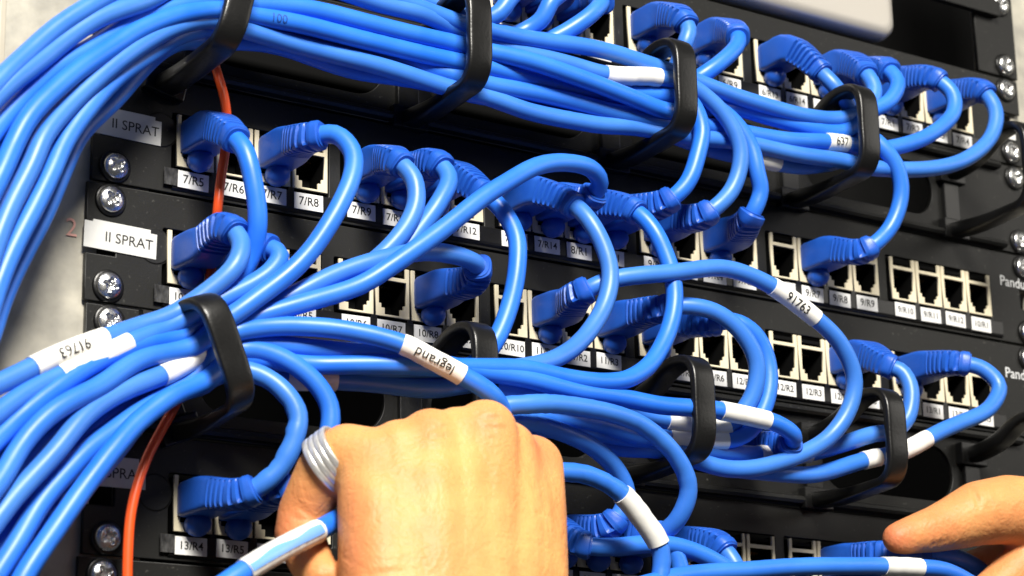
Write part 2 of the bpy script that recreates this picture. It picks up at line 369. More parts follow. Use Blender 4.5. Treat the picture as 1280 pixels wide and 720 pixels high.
# ------------------------------------------------------------------ device at the top
dev = tag(empty('network_device', (0, 0, 112)), 'silver front of a rack device with a rounded corner at the top edge', 'device')
def bezel(x0, x1, z0, z1, y, r=8):
    bm = bmesh.new(); ring_prev = None
    secs = [(30, 0), (y + 6, 0), (y + 2.2, .8), (y + .6, 2.6), (y, 6)]
    for yy, ins in secs:
        vs = [bm.verts.new(Vector((px, yy, pz)) * S) for px, pz in rrect(x0 + ins, x1 - ins, z0 + ins, z1 - ins, max(1.5, r - ins * .4), 8)]
        if ring_prev:
            for i in range(len(vs)): bm.faces.new((ring_prev[i], ring_prev[(i + 1) % len(vs)], vs[(i + 1) % len(vs)], vs[i]))
        ring_prev = vs
    bm.faces.new(ring_prev); bmesh.ops.recalc_face_normals(bm, faces=bm.faces)
    me = bpy.data.meshes.new('bezel'); bm.to_mesh(me); bm.free(); me.polygons.foreach_set('use_smooth', [True] * len(me.polygons)); return me
local(link('bezel', bezel(150, 399, 113.5, 165, -7), 'silver'), dev)
shelf = tag(empty('rack_shelf', (0, 0, 112)), 'black rack shelf frame with two screws at the top right corner', 'shelf')
local(link('ear', cut_plate([(456, 112), (482.6, 112), (482.6, 176), (456, 176)], [], -2, 0, .3), 'plate'), shelf)
local(link('crossbar', boxes([(300, 470, -6, -2.3, 141, 149)], .5), 'plate'), shelf)
local(link('floor', boxes([(5, 478, 3.2, 150, 111.4, 112.6)], .3), 'plate'), shelf)
for z in (117.5, 149.2):
    s_ = link('screw', SCREW, 'steel', None, (473.85, -2.2, z)); local(s_, shelf); link('washer', WASHER, 'plastic', s_)

# ------------------------------------------------------------------ cables
CABLES = [
  ('blue cable from the third top right plug, outermost in the upper left sweep', True, 3.5, [(353.1, -3.0, 88.2), (353.1, -11.0, 88.2), (353.1, -19.0, 88.2), (348.4, -36.0, 76.7), (348.6, -40.0, 68.0), (343.1, -40.0, 58.8), (332.9, -38.0, 53.1), (309.4, -37.0, 50.0), (280.5, -38.0, 49.9), (252.4, -40.0, 51.5), (239.1, -40.0, 53.7), (230.5, -39.0, 55.0), (210.9, -38.0, 56.5), (179.7, -37.0, 55.7), (144.4, -38.0, 53.6), (133.0, -38.0, 53.1), (103.6, -38.0, 57.4), (72.5, -38.0, 58.3), (33.5, -40.0, 55.4), (5.0, -44.0, 44.2), (-18.9, -48.0, 24.9), (-33.9, -50.0, 12.2), (-45.1, -52.0, -0.2), (-55.6, -54.0, -12.8), (-67.8, -56.0, -29.4)], [], 0, []),
  ('blue patch cable curving down under the third upper ring, middle of three droopers', True, 3.5, [(253.1, -3.0, -0.7), (253.1, -11.0, -0.7), (253.1, -19.0, -0.7), (252.7, -37.0, -3.4), (263.4, -42.0, 8.0), (267.2, -44.0, 20.4), (265.2, -44.0, 29.7), (256.6, -43.0, 41.6), (243.1, -42.0, 49.0), (229.4, -40.0, 49.3), (201.4, -40.0, 46.4), (190.7, -38.0, 47.2), (168.6, -35.0, 48.4), (147.1, -34.0, 51.9), (134.3, -36.0, 51.4), (113.9, -38.0, 53.8), (94.8, -38.0, 54.4), (65.8, -38.0, 54.3), (34.6, -38.0, 50.3), (12.2, -42.0, 40.0), (-3.2, -46.0, 29.1), (-20.2, -48.0, 17.3), (-35.1, -50.0, 4.8), (-46.7, -52.0, -7.5), (-55.4, -54.0, -18.2), (-66.3, -56.0, -33.2)], [(118.6, 146.3)], 0, []),
  ('blue patch cable from the fourth top-right plug, crossing over a white sleeve', True, 3.5, [(369.1, -3.0, 88.2), (369.1, -11.0, 88.2), (369.1, -19.0, 88.2), (361.7, -36.0, 81.3), (361.0, -42.0, 73.2), (353.8, -43.0, 62.5), (341.9, -41.0, 55.0), (332.4, -38.0, 46.8), (297.9, -34.0, 46.6), (270.3, -34.0, 47.0), (245.0, -38.0, 39.5), (229.6, -42.0, 35.3), (210.7, -44.0, 36.5), (185.3, -45.0, 39.5), (162.1, -44.0, 42.0), (142.2, -41.0, 42.9), (132.2, -39.0, 44.1), (91.7, -38.0, 44.8), (65.2, -38.0, 44.4), (42.5, -38.0, 41.8), (34.8, -38.0, 41.6), (23.2, -39.0, 37.5), (-1.2, -42.0, 24.1), (-18.1, -44.0, 10.4), (-33.9, -46.0, -2.1), (-44.2, -48.0, -14.1), (-53.4, -50.0, -26.2), (-61.8, -52.0, -39.2), (-71.5, -52.0, -58.3)], [], 0, []),
  ('blue patch cable curving down to its plug, leftmost of the three droopers', True, 3.5, [(230.2, -3.0, -0.7), (230.2, -11.0, -0.7), (230.2, -19.0, -0.7), (233.0, -37.0, -1.2), (239.2, -42.0, 5.8), (244.4, -44.0, 18.4), (247.1, -44.0, 29.8), (241.5, -42.0, 43.1), (233.2, -38.0, 44.1), (197.8, -36.0, 38.8), (166.9, -37.0, 38.4), (143.4, -39.0, 37.2), (132.1, -39.0, 36.9), (107.0, -38.0, 38.1), (81.0, -38.0, 37.4), (59.9, -38.0, 37.9), (42.5, -38.0, 37.5), (31.8, -39.0, 36.3), (14.0, -42.0, 29.2), (-2.5, -45.0, 19.3), (-14.5, -47.0, 9.3), (-25.8, -49.0, -0.9), (-34.9, -51.0, -11.0), (-44.6, -53.0, -23.3), (-49.9, -54.0, -33.1), (-55.1, -56.0, -44.6), (-60.3, -57.0, -57.8), (-69.7, -57.0, -82.8)], [], 0, [(275.1, '100')]),
  ('blue patch cable from the 7/R1 plug, printed sleeve near it', True, 3.5, [(392.0, -3.0, 88.2), (392.0, -11.0, 88.2), (392.0, -19.0, 88.2), (390.2, -36.0, 83.2), (394.3, -42.0, 74.9), (391.8, -44.0, 64.7), (376.8, -44.0, 51.8), (354.4, -42.0, 42.4), (342.5, -40.0, 39.7), (333.3, -38.0, 40.8), (320.4, -38.0, 39.5), (301.7, -37.0, 37.5), (276.2, -36.0, 36.3), (246.3, -37.0, 34.2), (230.2, -38.0, 32.6), (196.8, -37.0, 31.9), (166.7, -37.0, 32.1), (144.0, -38.0, 31.5), (133.3, -37.0, 32.3), (110.7, -32.0, 35.5), (85.7, -30.0, 37.0), (57.1, -30.0, 36.3), (40.7, -30.0, 34.7), (18.1, -34.0, 26.0), (4.7, -38.0, 14.9), (-6.2, -41.0, 4.3), (-17.5, -44.0, -9.6), (-28.8, -46.0, -26.0), (-34.9, -48.0, -38.8), (-42.6, -50.0, -55.7), (-48.2, -51.0, -68.9), (-52.9, -52.0, -83.1), (-57.3, -53.0, -100.9), (-63.5, -53.0, -124.6)], [(123.1, 135.7, '637', 1)], 0, []),
  ('blue patch cable in the wide low loop from the rightmost plug of the top row', True, 3.5, [(424.0, -3.0, 88.2), (424.0, -11.0, 88.2), (424.0, -19.0, 88.2), (420.4, -36.0, 83.1), (421.3, -42.0, 72.1), (415.7, -44.0, 59.0), (398.2, -44.0, 44.9), (375.3, -43.0, 35.5), (339.9, -41.0, 31.0), (328.9, -39.0, 32.5), (300.4, -38.0, 31.3), (276.3, -37.0, 30.7), (246.1, -36.0, 29.3), (221.4, -36.0, 28.5), (201.3, -36.0, 25.4), (191.4, -36.0, 24.8), (167.2, -36.0, 24.6), (144.6, -37.0, 27.0), (134.3, -37.0, 27.0), (115.5, -35.0, 28.7), (88.5, -34.0, 30.5), (62.2, -34.0, 32.3), (41.7, -36.0, 32.2), (28.1, -37.0, 32.3), (10.6, -41.0, 23.5), (-5.7, -44.0, 10.7), (-17.2, -46.0, -1.0), (-28.7, -48.0, -14.5), (-38.1, -50.0, -28.0), (-43.1, -51.0, -39.7), (-50.7, -53.0, -55.7), (-55.4, -54.0, -69.5), (-59.3, -55.0, -86.0), (-66.1, -55.0, -112.7)], [], 0, []),
  ('blue patch cable from the leftmost plug at the top edge, entering the second upper ring', True, 3.5, [(179.4, -3.0, 88.2), (179.4, -11.0, 88.2), (179.4, -19.0, 88.2), (172.8, -36.0, 86.9), (165.1, -41.0, 77.1), (154.3, -42.0, 66.9), (149.5, -40.0, 60.3), (144.0, -36.0, 58.1), (134.0, -30.0, 62.0), (106.3, -28.0, 65.5), (71.4, -28.0, 65.6), (38.8, -30.0, 54.2), (17.1, -32.1, 44.7), (2.3, -34.3, 34.5), (-15.0, -36.4, 22.5), (-30.2, -38.6, 9.7), (-42.1, -40.7, -2.9), (-51.0, -42.9, -13.8), (-62.1, -45.0, -29.0)], [], 0, []),
  ('blue patch cable from the second plug at the top edge, vanishing behind the upper bundle', True, 3.5, [(195.4, -3.0, 88.2), (195.4, -11.0, 88.2), (195.4, -19.0, 88.2), (190.8, -36.0, 86.9), (183.7, -40.0, 78.3), (176.4, -40.0, 71.2), (173.7, -37.0, 63.9), (168.7, -32.0, 59.8), (153.1, -29.0, 53.2), (138.8, -29.0, 49.2), (97.1, -29.0, 45.9), (64.2, -29.0, 46.1), (37.7, -30.0, 43.0), (20.0, -31.6, 36.1), (3.7, -33.1, 26.5), (-11.0, -34.7, 15.1), (-24.3, -36.2, 2.8), (-36.3, -37.8, -9.9), (-45.4, -39.3, -24.2), (-53.0, -40.9, -38.5), (-60.0, -42.4, -52.9), (-66.6, -44.0, -67.3)], [], 0, []),
  ('blue patch cable slanting down left from the top plug beside an open port', True, 3.5, [(211.4, -3.0, 88.2), (211.4, -11.0, 88.2), (211.4, -19.0, 88.2), (204.1, -36.0, 78.8), (198.8, -39.0, 73.1), (191.4, -38.0, 66.4), (181.0, -33.0, 58.4), (164.4, -29.0, 52.2), (149.9, -29.0, 46.5), (138.7, -29.0, 42.9), (86.9, -28.0, 40.2), (47.9, -28.0, 39.4), (33.9, -30.0, 38.1), (14.4, -32.0, 29.2), (-2.6, -34.0, 16.5), (-17.4, -36.0, 2.2), (-30.3, -38.0, -13.0), (-40.2, -40.0, -29.3), (-47.9, -42.0, -46.2), (-53.4, -44.0, -62.8), (-59.1, -46.0, -79.4), (-64.7, -48.0, -95.6)], [], 0, []),
  ('blue patch cable bent sharply down from the plug right above the third upper ring', True, 3.5, [(250.3, -3.0, 88.2), (250.3, -11.0, 88.2), (250.3, -19.0, 88.2), (247.0, -34.0, 81.3), (247.3, -38.0, 75.0), (244.8, -38.0, 68.4), (244.8, -34.0, 62.4), (243.0, -30.0, 55.6), (224.5, -28.0, 52.6), (198.1, -28.0, 49.3), (173.4, -28.0, 47.0), (150.2, -29.0, 39.3), (138.6, -29.0, 34.3), (92.1, -28.0, 36.2), (45.9, -28.0, 37.7), (32.7, -28.0, 34.6), (12.4, -30.0, 23.7), (-4.7, -32.0, 8.2), (-18.8, -34.0, -8.7), (-30.3, -36.0, -26.6), (-38.7, -38.0, -45.2), (-46.3, -40.0, -63.4), (-51.5, -42.0, -81.6), (-56.4, -44.0, -99.3), (-61.6, -46.0, -116.7)], [], 0, []),
  ('blue patch cable slanting down left from the plug just right of the third upper ring', True, 3.5, [(282.2, -3.0, 88.2), (282.2, -11.0, 88.2), (282.2, -19.0, 88.2), (275.3, -36.0, 78.8), (272.0, -39.0, 72.8), (261.9, -39.0, 62.5), (254.2, -36.0, 56.3), (247.0, -30.0, 51.5), (203.8, -28.0, 40.2), (173.2, -28.0, 38.9), (150.1, -29.0, 33.3), (138.6, -29.0, 31.7), (93.3, -26.0, 32.6), (46.5, -27.0, 34.5), (34.8, -24.0, 34.2), (22.2, -25.7, 29.7), (9.7, -27.5, 19.5), (-0.7, -29.2, 9.3), (-11.6, -30.9, -4.3), (-23.0, -32.6, -20.8), (-29.1, -34.4, -33.8), (-36.8, -36.1, -51.0), (-42.8, -37.8, -64.7), (-47.9, -39.5, -79.4), (-52.7, -41.3, -97.7), (-59.6, -43.0, -122.3)], [], 0, []),
  ('blue patch cable falling straight into its plug, rightmost of the three droopers', True, 3.5, [(285.0, -3.0, -0.7), (285.0, -11.0, -0.7), (285.0, -19.0, -0.7), (276.9, -37.0, -0.1), (279.3, -41.0, 9.6), (276.8, -42.0, 17.5), (273.7, -41.0, 29.4), (264.1, -38.0, 41.8), (253.6, -33.0, 47.6), (239.5, -30.0, 43.7), (203.6, -28.0, 34.0), (173.0, -28.0, 32.2), (150.0, -29.0, 30.0), (134.1, -29.0, 30.8), (93.3, -26.0, 30.7), (52.1, -27.0, 32.5), (29.0, -28.0, 27.9), (17.9, -29.6, 23.2), (4.4, -31.2, 10.3), (-6.6, -32.8, -3.3), (-18.6, -34.4, -19.2), (-25.2, -36.0, -33.6), (-32.7, -37.6, -50.7), (-39.0, -39.2, -64.5), (-45.1, -40.8, -79.3), (-50.5, -42.4, -95.0), (-60.0, -44.0, -122.5)], [], 0, []),
  ('blue patch cable hanging alone from the fourth upper ring to 9/R7', True, 3.5, [(339.9, -3.0, -0.7), (339.9, -11.0, -0.7), (339.9, -19.0, -0.7), (340.2, -36.0, -4.9), (351.2, -41.0, 5.2), (356.7, -44.0, 20.0), (354.4, -45.0, 31.3), (348.0, -44.0, 39.5), (342.0, -41.0, 44.8), (333.1, -35.0, 38.4), (313.4, -29.0, 38.8), (283.0, -28.0, 37.8), (252.9, -28.0, 36.5), (227.9, -28.0, 35.9), (173.0, -28.0, 31.5), (150.7, -28.0, 33.1), (139.3, -28.0, 35.4), (92.7, -27.0, 35.3), (52.1, -27.0, 35.0), (37.3, -19.0, 36.5), (24.7, -20.6, 32.0), (12.1, -22.3, 21.7), (1.7, -23.9, 11.5), (-9.2, -25.5, -2.1), (-20.7, -27.2, -18.8), (-26.7, -28.8, -31.8), (-34.5, -30.5, -49.1), (-40.5, -32.1, -62.9), (-45.5, -33.7, -77.6), (-50.3, -35.4, -96.1), (-57.3, -37.0, -120.8)], [], 0, []),
  ('blue patch cable from the long straight plug dipping behind the fourth upper ring', True, 3.5, [(321.1, -3.0, 88.2), (321.1, -11.0, 88.2), (321.1, -19.0, 88.2), (325.8, -36.0, 69.6), (330.0, -38.0, 63.9), (338.8, -36.0, 57.4), (339.8, -33.0, 47.5), (334.3, -31.0, 36.2), (318.8, -31.0, 31.2), (298.3, -32.0, 28.0), (286.0, -32.0, 27.3), (274.2, -31.0, 27.6), (261.9, -30.0, 29.1), (247.6, -29.0, 31.0), (223.6, -28.0, 31.0), (197.5, -28.0, 30.1), (164.6, -28.0, 30.5), (141.0, -27.0, 32.8)], [(121.8, 134.5), (213.1, 228.3)], 0, []),
  ('blue patch cable from the first 10/R plug, printed sleeve far left', True, 3.5, [(37.7, -3.0, -45.2), (37.7, -11.0, -45.2), (37.7, -19.0, -45.2), (37.3, -35.0, -42.7), (39.0, -42.0, -49.8), (35.4, -45.0, -59.2), (28.5, -42.0, -68.2), (19.2, -38.0, -76.2), (14.4, -38.0, -79.1), (3.6, -38.0, -83.4), (-9.7, -40.0, -89.7), (-23.1, -42.0, -96.7), (-36.5, -44.0, -103.9), (-48.1, -46.0, -110.4), (-59.3, -48.0, -117.1)], [(110.6, 141.5, '91763', -1)], 0, []),
  ('blue patch cable in a tight loop beside the first 10/R plug, plain white sleeve', True, 3.5, [(53.7, -3.0, -45.2), (53.7, -11.0, -45.2), (53.7, -19.0, -45.2), (51.5, -30.0, -50.3), (51.8, -37.0, -48.5), (54.4, -42.0, -51.8), (50.8, -43.0, -58.1), (42.6, -42.0, -65.1), (35.5, -41.0, -69.6), (25.3, -39.0, -75.6), (15.4, -38.0, -81.8), (-1.3, -40.0, -90.0), (-14.3, -42.0, -97.8), (-27.0, -44.0, -105.7), (-38.1, -46.0, -112.6), (-48.5, -48.0, -120.7), (-59.5, -50.0, -129.9)], [(111.7, 142.1)], 0, []),
  ('blue patch cable hanging straight from the 7/R5 plug beside the orange cord', True, 3.5, [(40.5, -3.0, -0.7), (40.5, -11.0, -0.7), (40.5, -19.0, -0.7), (38.8, -36.0, -9.6), (40.4, -42.0, -16.5), (42.7, -44.0, -28.5), (44.9, -42.0, -42.2), (45.2, -37.0, -53.9), (40.0, -34.0, -64.7), (29.4, -34.0, -76.4), (20.9, -36.0, -83.4), (2.8, -40.0, -90.3), (-16.4, -43.0, -100.7), (-34.4, -46.0, -114.8), (-48.2, -48.0, -128.4), (-57.8, -50.0, -138.6)], [], 0, []),
  ('blue patch cable from the 7/R7 plug in a high hook then down left', True, 3.5, [(72.5, -3.0, -0.7), (72.5, -11.0, -0.7), (72.5, -19.0, -0.7), (70.4, -35.0, -3.5), (75.8, -44.0, -4.0), (78.9, -50.0, -11.3), (77.5, -53.0, -21.5), (72.9, -53.0, -33.5), (63.7, -51.0, -48.0), (51.2, -48.0, -63.6), (39.6, -45.0, -73.9), (30.4, -41.0, -80.5), (23.1, -39.0, -87.7), (2.0, -42.0, -96.8), (-13.5, -45.0, -106.9), (-28.4, -48.0, -117.2), (-41.0, -50.0, -130.6), (-49.3, -52.0, -142.4), (-57.4, -54.0, -154.2)], [], 0, []),
  ('blue patch cable from the 7/R9 plug, left one of two twin bends', True, 3.5, [(111.4, -3.0, -0.7), (111.4, -11.0, -0.7), (111.4, -19.0, -0.7), (107.2, -36.0, -6.7), (110.0, -42.0, -14.5), (109.6, -44.0, -23.7), (104.7, -44.0, -34.6), (95.4, -42.0, -46.7), (81.5, -40.0, -57.2), (66.4, -38.0, -63.6), (49.5, -34.0, -70.0), (27.8, -26.0, -82.2), (16.1, -27.8, -86.7), (4.6, -29.6, -91.9), (-5.7, -31.3, -98.2), (-15.5, -33.1, -104.7), (-24.7, -34.9, -111.8), (-33.0, -36.7, -119.7), (-40.2, -38.4, -127.8), (-46.8, -40.2, -136.1), (-53.5, -42.0, -144.4)], [], 0, []),
  ('blue patch cable from the 7/R10 plug, right one of two twin bends', True, 3.5, [(127.3, -3.0, -0.7), (127.3, -11.0, -0.7), (127.3, -19.0, -0.7), (124.1, -36.0, -4.0), (125.4, -42.0, -11.2), (119.4, -44.0, -22.7), (112.5, -42.0, -33.7), (105.1, -40.0, -43.5), (92.2, -36.0, -53.5), (75.8, -33.0, -62.3), (51.2, -31.0, -72.8), (31.4, -27.0, -86.8), (18.7, -28.8, -92.5), (6.7, -30.6, -98.2), (-4.8, -32.3, -105.2), (-15.1, -34.1, -112.7), (-24.0, -35.9, -121.2), (-32.2, -37.7, -130.3), (-39.6, -39.4, -139.4), (-46.1, -41.2, -149.0), (-52.7, -43.0, -158.4)], [], 0, []),
  ('blue patch cable hanging in a long vertical bow left of the 7/R13 label', True, 3.5, [(143.3, -3.0, -0.7), (143.3, -11.0, -0.7), (143.3, -19.0, -0.7), (145.5, -36.0, -12.7), (149.3, -42.0, -19.7), (153.6, -45.0, -30.2), (152.9, -46.0, -43.0), (148.6, -46.0, -59.1), (140.4, -46.0, -74.5), (133.1, -44.0, -82.2), (116.2, -38.0, -87.2), (91.7, -34.0, -88.7), (69.9, -32.0, -87.1), (48.7, -30.0, -85.0), (31.6, -28.0, -92.7), (19.4, -29.6, -99.3), (7.8, -31.1, -106.2), (-3.2, -32.7, -113.5), (-13.1, -34.2, -121.6), (-21.4, -35.8, -131.0), (-29.4, -37.3, -140.1), (-36.6, -38.9, -149.5), (-43.2, -40.4, -159.0), (-49.3, -42.0, -168.5)], [], 0, []),
  ('blue patch cable from the 7/R13 plug bowing down behind the sleeve-marked arch', True, 3.5, [(182.2, -3.0, -0.7), (182.2, -11.0, -0.7), (182.2, -19.0, -0.7), (186.8, -36.0, -9.9), (189.8, -43.0, -18.5), (194.0, -46.0, -30.9), (195.5, -47.0, -41.7), (191.6, -48.0, -53.6), (179.8, -50.0, -67.2), (164.8, -52.0, -77.3), (146.4, -54.0, -83.6), (129.9, -54.0, -86.2), (113.2, -48.0, -87.3), (93.5, -42.0, -88.4), (74.1, -36.0, -86.0), (50.2, -33.0, -84.9), (33.2, -33.0, -87.6), (11.0, -40.0, -100.2), (-5.4, -43.0, -108.8), (-18.6, -46.0, -118.3), (-29.3, -48.0, -130.3), (-41.7, -50.0, -145.2), (-48.3, -51.0, -154.7), (-56.0, -52.0, -166.2)], [(262.3, 285.0)], 0, []),
  ('blue patch cable in the widest arch over the 7/R labels', True, 3.5, [(198.2, -3.0, -0.7), (198.2, -11.0, -0.7), (198.2, -19.0, -0.7), (195.4, -36.0, -5.6), (195.0, -43.0, -2.0), (187.9, -48.0, 1.2), (173.9, -52.0, 0.1), (156.8, -55.0, -5.1), (140.9, -56.0, -15.3), (128.7, -56.0, -23.6), (117.7, -56.0, -32.4), (104.2, -55.0, -44.2), (93.6, -53.0, -53.0), (82.2, -50.0, -61.0), (60.9, -45.0, -70.1), (45.8, -41.0, -75.8), (36.6, -38.0, -80.4), (25.7, -36.0, -97.6), (16.2, -37.5, -104.6), (3.9, -39.0, -113.1), (-6.7, -40.5, -121.3), (-15.1, -42.0, -128.3), (-22.4, -43.5, -136.6), (-32.7, -45.0, -148.7), (-42.1, -46.5, -163.1), (-48.9, -48.0, -173.8)], [], 0, []),
  ('blue patch cable in a deep U from the 8/R1 plug above the hand', True, 3.5, [(214.2, -3.0, -0.7), (214.2, -11.0, -0.7), (214.2, -19.0, -0.7), (215.8, -36.0, -7.1), (220.0, -43.0, -15.9), (224.1, -46.0, -29.2), (225.4, -48.0, -44.8), (220.7, -50.0, -59.7), (210.2, -52.0, -74.1), (196.9, -54.0, -82.0), (186.7, -55.0, -84.4), (166.7, -57.0, -85.7), (148.1, -58.0, -85.4), (127.2, -58.0, -86.8), (102.7, -54.0, -88.4), (83.3, -48.0, -89.5), (69.0, -42.0, -89.4), (50.7, -38.0, -88.8), (39.3, -36.0, -89.8), (28.8, -40.0, -99.2), (12.1, -44.0, -107.8), (0.6, -46.0, -117.6), (-7.2, -48.0, -126.7), (-14.4, -49.0, -135.5), (-23.6, -50.0, -146.9), (-32.2, -51.0, -159.7), (-38.9, -52.0, -171.1), (-42.5, -52.0, -178.8)], [], 0, []),
  ('blue patch cable folding back over the 10/R8 plug and away left', True, 3.5, [(140.5, -3.0, -45.2), (140.5, -11.0, -45.2), (140.5, -19.0, -45.2), (141.8, -32.0, -45.9), (140.7, -38.0, -42.9), (130.3, -44.0, -41.9), (111.7, -48.0, -44.0), (90.1, -49.0, -49.9), (75.8, -47.0, -56.3), (60.4, -43.0, -65.7), (47.9, -37.0, -72.9), (31.7, -22.0, -82.8), (10.2, -24.7, -92.1), (-5.4, -27.3, -102.3), (-20.6, -30.0, -112.7), (-33.8, -32.7, -126.6), (-42.5, -35.3, -138.9), (-51.0, -38.0, -151.2)], [], 0, []),
  ('blue patch cable with a sleeve marked 91763 arching across the right centre', True, 3.5, [(195.4, -3.0, -45.2), (195.4, -11.0, -45.2), (195.4, -19.0, -45.2), (189.8, -36.0, -45.0), (197.0, -42.0, -40.9), (210.0, -47.0, -37.4), (227.5, -50.0, -34.3), (251.1, -52.0, -30.9), (271.6, -54.0, -34.7), (294.6, -54.0, -45.8), (307.0, -53.0, -54.7), (315.2, -51.0, -67.6), (314.0, -49.0, -79.0), (306.2, -46.0, -90.5), (291.1, -43.0, -99.7), (271.0, -40.0, -106.4), (257.5, -38.0, -107.3), (243.9, -36.0, -104.8), (229.8, -33.0, -99.9), (209.5, -34.0, -99.7), (186.1, -40.0, -99.3), (165.5, -48.0, -100.0), (146.2, -50.0, -104.0), (131.9, -50.0, -118.6)], [(121.3, 146.6, '91763', 1)], 0, []),
  ('blue patch cable from the 11/R3 plug, inner of two twin arches', True, 3.5, [(227.3, -3.0, -45.2), (227.3, -11.0, -45.2), (227.3, -19.0, -45.2), (228.4, -36.0, -46.0), (236.6, -42.0, -45.0), (249.0, -46.0, -47.2), (259.6, -48.0, -55.7), (265.9, -48.0, -66.7), (265.7, -46.0, -77.4), (262.8, -43.0, -84.2), (257.6, -40.0, -90.0), (249.0, -37.0, -91.0), (227.8, -37.0, -91.7), (196.2, -42.0, -90.8), (174.5, -46.0, -91.0), (153.6, -50.0, -91.8), (131.1, -52.0, -91.3), (113.1, -48.0, -94.0), (94.7, -40.0, -92.5), (79.0, -36.0, -93.0), (63.0, -33.0, -94.2), (45.7, -30.0, -91.7)], [(111.2, 141.5, 'P', 1), (293.1, 310.8)], 0, []),
  ('blue patch cable from the 11/R4 plug, outer of two twin arches', True, 3.5, [(250.3, -3.0, -45.2), (250.3, -11.0, -45.2), (250.3, -19.0, -45.2), (253.5, -36.0, -48.5), (260.9, -42.0, -48.3), (269.3, -45.0, -53.8), (274.0, -46.0, -64.3), (273.2, -46.0, -76.5), (267.5, -43.0, -89.5), (262.7, -40.0, -94.3), (256.1, -38.0, -95.9), (243.5, -36.0, -96.5), (228.3, -36.0, -97.5), (214.1, -38.0, -100.0), (191.0, -42.0, -97.6), (168.1, -48.0, -98.8), (146.2, -50.0, -102.5), (133.3, -48.0, -118.2)], [(106.2, 134.0)], 0, []),
  ('blue patch cable dropping steeply behind the fourth lower ring from the 12/R4 plug', True, 3.5, [(353.1, -3.0, -45.2), (353.1, -11.0, -45.2), (353.1, -19.0, -45.2), (350.7, -36.0, -54.4), (354.0, -40.0, -57.2), (355.5, -43.0, -64.9), (352.1, -43.0, -77.0), (344.7, -41.0, -83.5), (335.1, -39.0, -85.9), (320.9, -37.0, -91.3), (302.7, -35.0, -96.8), (275.4, -34.0, -99.0), (249.0, -34.0, -100.1), (232.2, -30.0, -98.8), (207.2, -32.0, -98.6), (179.7, -38.0, -98.0), (158.9, -42.0, -100.4), (139.5, -44.0, -115.4)], [(116.2, 144.0)], 0, []),
  ('blue patch cable in a wide hook from the rightmost third-row plug', True, 3.5, [(392.0, -3.0, -45.2), (392.0, -11.0, -45.2), (392.0, -19.0, -45.2), (391.9, -36.0, -47.9), (400.1, -42.0, -50.6), (404.9, -46.0, -58.4), (396.9, -47.0, -68.6), (379.7, -46.0, -78.0), (359.9, -44.0, -86.6), (349.0, -42.0, -91.4), (333.3, -40.0, -96.7), (312.5, -38.0, -103.0), (291.7, -37.0, -106.5), (272.3, -35.0, -107.0), (251.6, -33.0, -104.8), (234.0, -30.0, -102.1), (212.4, -30.0, -102.4), (181.1, -36.0, -101.2), (158.8, -42.0, -103.5), (139.3, -44.0, -121.3)], [(106.5, 121.8), (134.4, 142.0)], 0, []),
  ('blue patch cable with upside-down lettered sleeve running into the gripping hand', False, 3.5, [(122.8, -58.0, -139.5), (131.9, -56.0, -121.2), (135.1, -60.0, -104.2), (125.7, -66.0, -98.0), (116.6, -64.0, -93.1), (104.2, -62.0, -87.9), (93.6, -58.0, -82.3), (76.7, -52.0, -78.2), (60.3, -46.0, -77.6), (46.8, -42.0, -79.4), (35.2, -39.0, -83.3), (38.0, -19.0, -87.4), (20.0, -21.4, -95.3), (3.5, -23.9, -103.9), (-9.8, -26.3, -113.5), (-20.9, -28.7, -125.9), (-33.9, -31.1, -141.3), (-41.3, -33.6, -151.4), (-49.7, -36.0, -163.4)], [(63.0, 88.3, 'legrand', -1)], 0, []),
  ('long blue patch cable ending in a small boot at right centre, sleeve near its end', True, 3.5, [(289.8, -8.0, -90.5), (287.7, -22.0, -92.3), (285.8, -34.0, -94.4), (285.9, -42.0, -95.5), (284.1, -48.0, -93.9), (275.1, -50.0, -90.4), (267.3, -50.0, -89.0), (244.6, -50.0, -88.3), (223.9, -51.0, -88.9), (207.6, -52.0, -89.7), (176.5, -56.0, -89.8), (148.0, -58.0, -89.0), (127.1, -58.0, -88.3), (114.8, -56.0, -87.0), (103.3, -53.0, -85.8), (84.5, -46.0, -84.3), (70.6, -42.0, -83.4), (52.8, -38.0, -84.0), (39.3, -36.0, -86.4), (37.0, -23.0, -95.3), (21.5, -24.8, -102.8), (9.9, -26.5, -112.8), (2.0, -28.2, -122.1), (-5.8, -30.0, -131.3), (-15.5, -31.8, -143.2), (-24.7, -33.5, -156.5), (-31.8, -35.2, -168.3), (-36.3, -37.0, -176.5)], [(58.2, 80.9)], 0, []),
  ('wrinkled blue patch cable bowing from the 13/R4 plug up to the left ring', True, 3.5, [(42.1, -3.0, -134.0), (42.1, -11.0, -134.0), (42.1, -19.0, -134.0), (44.5, -35.0, -136.2), (49.5, -41.0, -133.4), (55.0, -45.0, -126.2), (57.8, -47.0, -117.1), (58.4, -47.0, -108.7), (53.8, -45.0, -100.9), (47.6, -41.0, -95.8), (41.3, -37.0, -94.3), (32.9, -31.0, -97.4), (17.7, -32.6, -104.8), (6.2, -34.2, -114.7), (-1.6, -35.9, -123.9), (-9.2, -37.5, -133.0), (-18.8, -39.1, -144.7), (-27.8, -40.8, -157.8), (-34.8, -42.4, -169.5), (-39.2, -44.0, -177.6)], [], 1, []),
